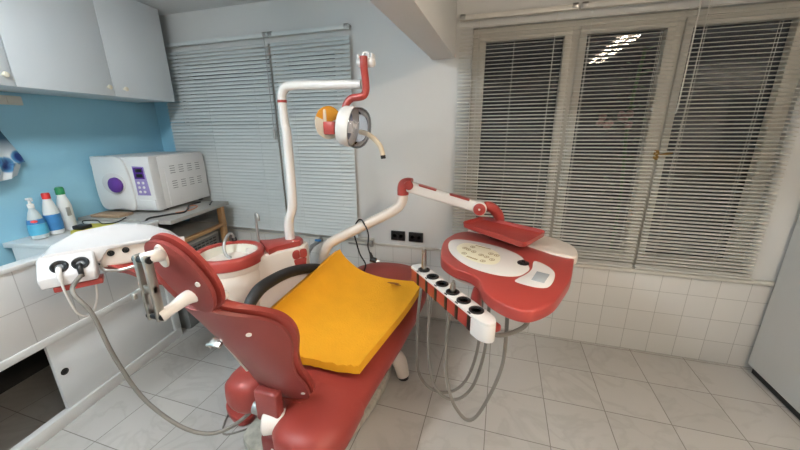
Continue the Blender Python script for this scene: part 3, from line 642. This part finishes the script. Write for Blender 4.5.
hose([rp2(us[1], -.01, .80), (-.29, 1.43, .60), (-.288, 1.43, .42), (-.262, 1.43, .25), (-.20, 1.43, .17), (-.12, 1.43, .18), (-.05, 1.43, .29), (-.01, 1.43, .5), (-.005, 1.43, .7), (-.005, 1.43, .86)])
hose([rp2(us[3], -.012, .80), (-.179, 1.3, .644), (-.177, 1.3, .453), (-.150, 1.3, .31), (-.115, 1.3, .235), (-.066, 1.3, .188), (-.02, 1.3, .23), (.03, 1.3, .364), (.065, 1.3, .50), (.076, 1.3, .618), (.07, 1.3, .86)])
hose([rp2(RL-.01, .03, .80), (.03, 1.15, .785), (.08, 1.19, .775), (.14, 1.24, .79), (.16, 1.26, .85)], .009)

# red tray resting on the table
t = thing('instrument_tray', 'empty red tray resting on the delivery table', 'tray', (.03, 1.88, .966))
Cc = [Vector((-.206, 1.927)), Vector((-.09, 2.10)), Vector((.267, 1.874)), Vector((.14, 1.628))]
def rquad(C4, ins, rad, n=5):
    cen_ = sum(C4, Vector((0, 0)))/4; P4 = [cen_+(c-cen_)*(1-ins) for c in C4]; out = []
    for i in range(4):
        p = P4[i]; a = (P4[i-1]-p).normalized(); b2 = (P4[(i+1) % 4]-p).normalized()
        for k in range(n+1):
            s = k/n; out.append(p+a*rad*(1-s)**2+b2*rad*s**2)
    return out
bm = new(); lv = [(0.10, .972), (.02, .980), (0, 1.006), (.015, 1.008), (.05, .990), (.11, .987)]
loft(bm, [[Vector((p.x, p.y, z)) for p in rquad(Cc, i_, .035)] for i_, z in lv]); part('tray_dish', bm, RED, t)
bm = new(); box(bm, (-.03, 1.80, .962), (.10, 1.93, .974), .003); part('tray_foot', bm, BLACK, t)

# black cable with plug hung over the support tube
tagged('plug_cable', tube(new(), [(-.768, 1.86, .745), (-.778, 1.86, .766), (-.79, 1.86, .818), (-.783, 1.858, .887), (-.793, 1.858, .934), (-.825, 1.885, .962), (-.853, 1.92, .972), (-.889, 1.95, .962), (-.935, 1.99, .91), (-.945, 1.99, .853), (-.935, 1.99, .795), (-.909, 1.99, .70), (-.87, 1.99, .629), (-.883, 1.99, .573)], .005, 8), RUBBER, 'black power cord hung over the white support tube', 'cord')
pc = bpy.data.objects['plug_cable']
bm = new(); tube(bm, [(-.776, 1.86, .775), (-.769, 1.86, .748), (-.764, 1.86, .728)], [.007, .012, .016], 10); cyl(bm, (-.775, 1.86, .728), (-.738, 1.86, .722), .018, 12); part('plug', bm, BLACK, pc)
for k in (-.008, .008): part('pin', cyl(new(), (-.738, 1.86+k, .723), (-.716, 1.86+k, .720), .0024, 6), CHROME, pc)

# wall sockets
def sock(x, label):
    s = thing('wall_socket', label, 'socket', (x, YB, .71))
    part('cover', box(new(), (x-.060, YB-.016, .672), (x+.060, YB-.0005, .752), .005), BLACK, s)
    bm = new()
    for k in (-.027, .027): lathe(bm, [(.021, 0), (.021, .003), (.017, .003), (.015, -.004), (.001, -.004)], (x+k, YB-.016, .712), (0, -1, 0), 18)
    part('outlet', bm, RUBBER, s); return s
sock(-.762, 'black double socket on the wall, the one nearer the left blind'); sock(-.612, 'black double socket on the wall, the one nearer the right window')
# pipe stop valve and conduit
t = thing('stop_valve', 'grey plumbing valve on the tiles below the left blind', 'valve', (-1.45, 2.40, .62))
bm = new(); cyl(bm, (-1.47, YB-.008, .62), (-1.47, 2.33, .62), .016); cyl(bm, (-1.53, 2.335, .57), (-1.41, 2.335, .645), .015); tube(bm, [(-1.50, 2.33, .59), (-1.53, 2.32, .54), (-1.55, 2.31, .49)], .012, 8); part('valve_body', bm, GREYM, t)
bm = new(); box(bm, (-1.455, 2.285, .645), (-1.40, 2.305, .66), .004); cyl(bm, (-1.43, 2.335, .635), (-1.43, 2.295, .648), .008); part('lever', bm, LABELBLUE, t)
bm = new(); box(bm, (-1.21, YB-.020, .602), (-.985, YB-.0085, .610), .002); box(bm, (-.993, YB-.03, .60), (-.980, YB-.0085, .66), .003); tagged('rail_bracket', bm, GREYM, 'small grey metal bar fixed to the tiles beside the left blind', 'bar')

# ================================================================== DENTAL CHAIR
t = thing('dental_chair', 'red vinyl dental chair with yellow foam on its seat', 'dental chair', (-.74, 1.45, 0))
SXC, SHW = -.742, .358
bm = new()
st = [(.93, .90, .385, .075), (.96, .97, .382, .08), (1.02, 1.0, .38, .083), (1.2, 1.0, .38, .083), (1.5, 1.0, .39, .083), (1.75, .99, .415, .08), (1.95, .96, .44, .075), (2.10, .90, .46, .07), (2.20, .80, .475, .06), (2.27, .62, .483, .05), (2.305, .36, .487, .035), (2.315, .08, .488, .01)]
def seat_span(y):
    r_ = -.495+.095*max(0, min(1, (y-1.1)/.9)); l_ = -1.10; return (r_+l_)/2, (r_-l_)/2
loft(bm, [ring_xz(seat_span(y)[0], y, z, seat_span(y)[1]*k, hz, 2.7, 36) for y, k, z, hz in st])
def lobe(xc, hw, y0, y1, zc_, hz):
    ys = [0, .06, .2, .45, .75, 1]; ks = [.25, .60, .86, .98, 1, 1]
    loft(bm, [ring_xz(xc, y0+(y1-y0)*a, zc_, hw*k, hz*min(1, .35+k*.67), 2.6, 28) for a, k in zip(ys, ks)])
lobe(-1.025, .112, .89, 1.08, .41, .088); lobe(-.652, .160, .76, 1.05, .375, .088)
part('seat', bm, REDVINYL, t)
# frame and base
bm = new(); box(bm, (-1.03, 1.02, .255), (-.60, 2.05, .32), .02); prism(bm, [(-.94, 1.15), (-.62, 1.15), (-.62, 1.8), (-.94, 1.8)], .05, .26, .02); part('under_frame', bm, IVORY, t)
bm = new(); prism(bm, [(p.x, p.y) for p in spline([(-1.17, 1.12, 0), (-1.12, .98, 0), (-.85, .96, 0), (-.66, 1.10, 0), (-.58, 1.6, 0), (-.7, 1.95, 0), (-.95, 1.95, 0), (-1.08, 1.5, 0)], 5, True)], .0, .055, .015); part('base_plate', bm, DUST, t)
bm = new(); tube(bm, [(-.70, 1.66, .20), (-.60, 1.68, .17), (-.535, 1.69, .13), (-.505, 1.69, .02)], [.055, .052, .048, .040], 14); lg = part('base_leg', bm, IVORY, t); part('rubber_foot', cyl(new(), (-.503, 1.69, 0), (-.503, 1.69, .022), .034), BLACK, lg)
bm = new(); cyl(bm, (-.85, .845, .40), (-.765, .885, .40), .045, 22, .006); part('hinge_motor', bm, PWHITE, t)
bm = new(); box(bm, (-.905, .90, .36), (-.872, .95, .45), .008); cyl(bm, (-.93, .90, .41), (-.87, .90, .41), .03); part('hinge_plate', bm, GREYM, t)
bm = new(); box(bm, (-1.0, .95, .04), (-.88, 1.10, .17), .03, 3); lk = part('link_cover', bm, REDSHELL, t)
bm = new(); lathe(bm, [(.008, 0), (.007, .003), (.001, .004)], (-.925, .949, .11), (0, -1, 0), 10); part('screw', bm, PWHITE, lk)
bm = new(); tube(bm, [(-.79, .93, .35), (-.78, .95, .18), (-.80, .99, .05)], .008, 8); part('frame_rod', bm, GREYM, t)
# armrest
bm = new(); tube(bm, [(-1.08, 1.07, .62), (-1.08, 1.09, .74), (-1.08, 1.155, .795), (-1.08, 1.25, .808), (-1.08, 1.425, .788), (-1.075, 1.643, .720), (-1.07, 1.80, .64), (-1.06, 1.88, .55)], [.020, .026, .030, .030, .030, .029, .026, .02], 14); part('armrest', bm, RUBBER, t)
bm = new(); tube(bm, [(-1.08, 1.07, .64), (-1.075, 1.08, .50), (-1.05, 1.10, .36)], .018, 10); part('armrest_post', bm, CHROME, t)

# backrest
BX = -.80; TILT = radians(27.5)
BA = Vector((BX, .845, .645)); BU = Vector((0, -sin(TILT), cos(TILT))); BN = Vector((0, cos(TILT), sin(TILT)))
BM = Matrix((Vector((1, 0, 0)), BU, BN)).transposed().to_4x4(); BM.translation = BA     # local: lateral, up, forward
def interp(T, v):
    if v <= T[0][0]: return T[0][1]
    for i in range(len(T)-1):
        (a, p), (b, q) = T[i], T[i+1]
        if v <= b:
            m0 = (q-T[i-1][1])/(b-T[i-1][0]) if i else (q-p)/(b-a)
            m1 = (T[i+2][1]-p)/(T[i+2][0]-a) if i+2 < len(T) else (q-p)/(b-a)
            h = b-a; s = (v-a)/h; return p*(1+2*s)*(1-s)**2+m0*h*s*(1-s)**2+q*s*s*(3-2*s)+m1*h*s*s*(s-1)
    return T[-1][1]
WT = [(-.185, .108), (-.175, .124), (-.145, .134), (-.08, .137), (0, .130), (.08, .138), (.17, .158), (.25, .162), (.33, .150), (.39, .124), (.43, .094), (.455, .070), (.475, .054), (.488, .034), (.495, .012)]
CT = [(-.2, 1.2), (0, 2.2), (.2, 3.4), (.4, 3.4), (.5, 2.6), (.7, 1.5)]
def back_rings(v0, v1, n, dw, f0, f1, pw=1.0):
    rings = []
    for i in range(n+1):
        v = v0+(v1-v0)*i/n; w_ = interp(WT, v)+dw; c = interp(CT, v)
        if v > v1-.02: pass
        k = 16; a = []; b_ = []
        for j in range(k+1):
            l = w_*cos(pi*j/k)                                     # +w .. -w
            e_ = 1-abs(l/w_)**6
            a.append(Vector((l, v, c*l*l+f0)))
            b_.append(Vector((l, v, c*l*l+f0+(f1-f0)*(.45+.55*e_))))
        rings.append(a+b_[::-1])
    return rings
bm = new(); loft(bm, back_rings(-.178, .478, 44, -.007, -.012, .012)); bm.transform(BM); bsx = part('back_shell', bm, REDSHELL, t)
bm = new(); R_ = back_rings(-.184, .494, 64, 0., .010, .046); loft(bm, R_); bm.transform(BM); part('backrest', bm, REDVINYL, t)
def shell_pt(l, v): return BM @ Vector((l, v, interp(CT, v)*l*l-.012))
def dot_on(l, v, par, r=.009):
    c = interp(CT, v); n_ = (BM.to_3x3() @ Vector((2*c*l, 0, -1))).normalized(); b_ = new(); lathe(b_, [(r, -.002), (r, .002), (r*.6, .003), (.0005, .003)], shell_pt(l, v), n_, 14); part('screw_cap', b_, PWHITE, par)
dot_on(.085, .32, bsx); dot_on(.108, -.13, bsx)
bm = new(); box(bm, (-.075, .262, -.028), (-.03, .276, .0), .003); box(bm, (-.088, .258, -.030), (-.066, .272, -.018), .003); bm.transform(BM); part('release_latch', bm, CHROME, t)
bm = new(); tube(bm, [shell_pt(-.105, v) for v in (.42, .33, .24, .15, .06, -.02)], .007, 8); part('edge_strip', bm, EDGE, bsx)
# headrest bracket, double bar, pivots
jA = Vector((-.815, .525, 1.095)); jB = Vector((-.815, .525, 1.25))
bm = new(); tube(bm, [jA+Vector((.012, 0, 0)), jA+Vector((.02, .03, .008)), (-.785, .60, 1.115), (-.765, .65, 1.105)], [.018, .015, .020, .022], 12); box(bm, (-.81, .632, 1.085), (-.715, .668, 1.112), .010, 3); bk = part('headrest_bracket', bm, PWHITE, t)
bm = new()
for s in (-1, 1): box(bm, (-.815+s*.015-.005, .514, 1.085), (-.815+s*.015+.005, .536, 1.262), .003)
box(bm, (-.835, .517, 1.16), (-.795, .533, 1.182), .003); tube(bm, [(-.83, .518, 1.172), (-.838, .512, 1.168), (-.846, .506, 1.160)], .005, 8); box(bm, (-.853, .500, 1.148), (-.838, .510, 1.164), .003); part('headrest_bar', bm, CHROME, t)
for j in (jA, jB): part('pivot', cyl(new(), j-Vector((.024, 0, 0)), j+Vector((.024, 0, 0)), .0095, 14), BLACK, t)
# headrest
HT = radians(10); HU = Vector((0, -sin(HT), cos(HT))); HN = Vector((0, cos(HT), sin(HT))); HX = Vector((1, 0, 0))
HX = (HX*cos(radians(34))+HU*sin(radians(34))); HV = HX.cross(HN)
HM = Matrix((HX, HV, HN)).transposed().to_4x4(); HM.translation = Vector((-.801, .605, 1.172))
def head_rings(dw, f0, f1, n=26):
    rings = []
    for i in range(n+1):
        v = -cos(pi*i/n); w_ = max(.004, (1-abs(v)**2.3)**(1/2.1))*.076+dw; vv = v*(.128+dw); a = []; b_ = []; k = 16
        c = 1.2
        for j in range(k+1):
            l = w_*cos(pi*j/k); e_ = (1-abs(l/w_)**5)*(1-abs(v)**6)
            a.append(Vector((l, vv, c*l*l+f0))); b_.append(Vector((l, vv, c*l*l+f0+(f1-f0)*(.5+.5*e_))))
        rings.append(a+b_[::-1])
    return rings
bm = new(); loft(bm, head_rings(-.006, -.012, .012)); bm.transform(HM); hs = part('headrest_shell', bm, REDSHELL, t)
bm = new(); tube(bm, [(-0.968, 0.669, 1.159), (-0.968, 0.679, 1.127), (-0.958, 0.706, 1.069), (-0.942, 0.738, 0.999), (-0.92, 0.76, 0.951)], [.012, .026, .032, .030, .02], 14); part('shoulder_roll', bm, REDVINYL, t)
bm = new(); loft(bm, head_rings(0, .010, .034)); bm.transform(HM); part('headrest', bm, REDVINYL, t)
bm = new(); lathe(bm, [(.018, 0), (.017, .007), (.001, .008)], HM @ Vector((.016, .070, -.010)), -HN, 24, sy=1.9); part('headrest_mount', bm, EDGE, hs)
bm = new(); tube(bm, [jB, jB+Vector((.015, .02, .003)), HM @ Vector((.020, .072, -.016))], .0155, 12); part('mount_pin', bm, PWHITE, t)
bm = new(); lathe(bm, [(.008, 0), (.007, .003), (.001, .004)], HM @ Vector((.044, -.042, -.012)), (HM.to_3x3() @ Vector((.08, 0, -1))), 12); part('screw_cap', bm, PWHITE, hs)
# lower tongue between the seat lobes
bm = new(); box(bm, (-.885, .85, .40), (-.775, .895, .55), .012, 3); part('back_arm', bm, REDSHELL, t)

# yellow foam mat lying on the seat, its left edge curling up against the armrest
xs = [(-.497, .506), (-.56, .502), (-.66, .498), (-.76, .502), (-.86, .520), (-.93, .548), (-.99, .592), (-1.04, .645), (-1.07, .70)]
sx_ = spline([(a, 0, b) for a, b in xs], 4)
bm = new(); rings = []
NY = 22
for i in range(NY+1):
    v = i/NY; y = 1.105+.765*v
    top = []; bot = []
    for j, p in enumerate(sx_):
        u = j/(len(sx_)-1)
        q = sx_[min(j+1, len(sx_)-1)]-sx_[max(j-1, 0)]; nn = Vector((q.z, 0, -q.x)); nn.normalize()
        if nn.z < 0: nn = -nn
        lift = .045*max(0, (v-.55)/.45)**2*(1-u)+.015*v+.02*u*v-.03*u*(1-v)
        base = Vector((p.x+.01*v*u+.075*v*(1-u)-.035*(1-u)*(1-v), y+.05*u*(v-.2)+(random.uniform(-.007, .006) if i == 0 else 0), p.z+lift))
        bot.append(base); top.append(base+nn*(.042+(random.uniform(-.006, .003) if i == 0 else 0)))
    rings.append(top+bot[::-1])
loft(bm, rings)
o = tagged('foam_mat', bm, YELLOW, 'thick yellow foam mat lying on the red dental chair seat', 'foam mat')
bm = new(); sphere(bm, (-.60, 1.80, .607), .022, 1.9, .5, .12, 12); sphere(bm, (-.565, 1.785, .607), .012, 1.9, .5, .12, 10); part('stain', bm, mat('brown_stain', (.30, .09, .012), .8), o)

# ================================================================== ASSISTANT TRAY
t = thing('assistant_tray', 'white curved assistant instrument holder with black sockets by the headrest', 'instrument holder', (-1.75, .98, .95))
TD = Vector((.588, .809, 0)); TB = Vector((-.809, .588, 0)); TO = Vector((-1.911, .812, 0))
TM = Matrix((TD, TB, Vector((0, 0, 1)))).transposed().to_4x4(); TM.translation = TO
ROFF = [(-.012, .03), (.0, .07), (.03, .115), (.12, .16), (.27, .18), (.41, .16), (.49, .115), (.53, .07), (.545, .03)]
RZ = [(-.012, .995), (.0, 1.005), (.03, 1.035), (.12, 1.076), (.27, 1.085), (.41, 1.058), (.49, 1.022), (.53, .985), (.545, .96)]
def lin(T, v):
    if v <= T[0][0]: return T[0][1]
    for (a, p), (b, q) in zip(T[:-1], T[1:]):
        if v <= b: return p+(q-p)*(v-a)/(b-a)
    return T[-1][1]
bm = new(); rings = []
ds = [p.x for p in spline([(a, 0, 0) for a, _ in ROFF], 4)]
for d in ds:
    o_, zr = lin(ROFF, d), lin(RZ, d); ft = min(1.022, zr-.004); fo = .012; zb = .935 if d < .21 else .998
    rings.append([Vector((d, x, z)) for x, z in [(fo+.02, zb), (fo+.004, max(.95, zb+.004)), (fo, ft-.008), (fo+.004, ft), (fo+(o_-fo)*.35, ft+(zr-ft)*.15), (fo+(o_-fo)*.75, ft+(zr-ft)*.62), (o_-.006, zr-.001), (o_, zr), (o_+.006, zr-.006), (o_+.002, zr-.04), (o_*.85, .945), (o_*.84, .943)]])
loft(bm, rings); bm.transform(TM); part('tray_body', bm, TRAYW, t)
bm = new(); PM = TM @ Matrix.Rotation(radians(90), 4, 'Z') @ Matrix.Rotation(radians(90), 4, 'X')   # local (off, z) profile extruded along the tray
b_ = new(); prism(b_, [(.025, 1.012), (.004, 1.006), (-.066, .942), (-.072, .93), (-.066, .893), (-.05, .885), (.025, .885)], 0, .192, .012, seg=3)
for v in b_.verts: v.co = Vector((v.co.z-.008, v.co.x, v.co.y))
b_.transform(TM); bl = part('socket_block', b_, TRAYW, t)
bn = (TM.to_3x3() @ Vector((0, -.68, .73))).normalized()
for d in (.066, .135):
    bm = new(); lathe(bm, [(.031, -.004), (.031, .005), (.027, .008), (.018, .005), (.014, -.001), (.001, -.001)], TM @ Vector((d, -.036, .971)), bn, 24); sk = part('socket', bm, BLACK, t)
    bm = new(); tube(bm, [TM @ Vector((d, -.052, .970)), TM @ Vector((d, -.074, .955)), TM @ Vector((d, -.080, .92))], [.010, .011, .009], 10); part('hose_guard', bm, PWHITE if d < .1 else BLACK, sk)
bm = new(); box(bm, (.03, -.06, .862), (.195, .015, .887), .004, M=TM); part('red_strip', bm, RED, t)
bm = new(); box(bm, (.19, .030, .905), (.505, .06, 1.012), .014, 3, M=TM); fc = part('front_panel', bm, IVORY, t)
for d, z in ((.238, .975), (.296, .979)):
    bm = new(); lathe(bm, [(.0145, -.002), (.0145, .003), (.011, .004), (.009, -.001), (.0005, -.001)], TM @ Vector((d, .029, z)), -TB, 18); part('empty_socket', bm, BLACK, fc)
bm = new(); A0 = TM @ Vector((.20, .06, .925)); A1 = TM @ Vector((.30, .05, .87)); A2 = Vector((-1.66, 1.14, .80)); A3 = Vector((-1.52, 1.26, .79))
tube(bm, [A0, (A0+A1)/2, A1, A2, A3], [.026, .034, .034, .032, .03], 4, 6); part('support_arm', bm, RED, t)
bm = new(); tube(bm, [TM @ Vector((.195, .0, .93)), TM @ Vector((.21, -.045, .919)), TM @ Vector((.264, -.05, .907)), TM @ Vector((.333, -.05, .914)), TM @ Vector((.40, -.02, .925)), TM @ Vector((.43, .03, .93))], .0075, 8); part('grip_rod', bm, CHROME, t)
bm = new(); tube(bm, [TM @ Vector((.135, -.078, .93)), (-1.69, .79, .90), (-1.627, .80, .80), (-1.568, .80, .60), (-1.483, .81, .40), (-1.36, .826, .28), (-1.253, .849, .22), (-1.168, .89, .20), (-1.10, .95, .22), (-1.03, 1.02, .28)], .009, 10); part('suction_hose', bm, HOSE, t)
bm = new(); tube(bm, [TM @ Vector((.066, -.08, .93)), TM @ Vector((.068, -.078, .86)), TM @ Vector((.08, -.05, .74)), TM @ Vector((.11, .02, .69)), TM @ Vector((.14, .09, .76)), TM @ Vector((.15, .10, .93))], .005, 8); part('white_hose', bm, PWHITE, t)
# ================================================================== REST
t = thing('foot_pedal', 'red foot pedal with grey post on the floor left of the chair', 'foot pedal', (-1.31, 1.16, 0))
bm = new(); prism(bm, [(p.x, p.y) for p in spline([(-1.42, 1.19, 0), (-1.38, 1.13, 0), (-1.25, 1.08, 0), (-1.20, 1.14, 0), (-1.27, 1.22, 0), (-1.38, 1.25, 0)], 5, True)], 0, .05, .015, seg=3); part('pedal', bm, RED, t)
part('post', cyl(new(), (-1.29, 1.15, .045), (-1.27, 1.15, .16), .030, 16, .004), GREYM, t)
tagged('thin_cable', tube(new(), [(-1.18, 1.10, .006), (-1.30, 1.02, .006), (-1.38, 1.16, .006), (-1.33, 1.24, .006), (-1.2, 1.30, .006)], .005, 7), HOSE, 'thin grey cable looping on the floor around the red pedal', 'cable')
FR.append(LEFT)
tagged('wire_hook', tube(new(), [(-2.008, 1.535, .86), (-2.006, 1.545, .80), (-2.006, 1.555, .775), (-2.006, 1.60, .775), (-2.006, 1.66, .785), (-2.006, 1.70, .79)], .004, 6), BLACK, 'thin black bent wire on the counter tiles beneath the assistant tray', 'wire')
FR.pop()
t = thing('fridge', 'tall off-white fridge standing at the right edge, by the window', 'fridge', (2.0, 2.0, 0))
part('cabinet', box(new(), (1.645, 1.72, .045), (2.28, 2.405, 1.75), .018, 3), FRIDGE, t)
part('door', box(new(), (1.645, 1.655, .06), (2.28, 1.716, 1.745), .018, 3), FRIDGE, t)
part('plinth', box(new(), (1.67, 1.74, 0), (2.26, 2.38, .046)), BLACK, t)
bm = new(); box(bm, (1.70, 1.625, .9), (1.725, 1.656, 1.3), .008); part('handle', bm, GREYM, t)
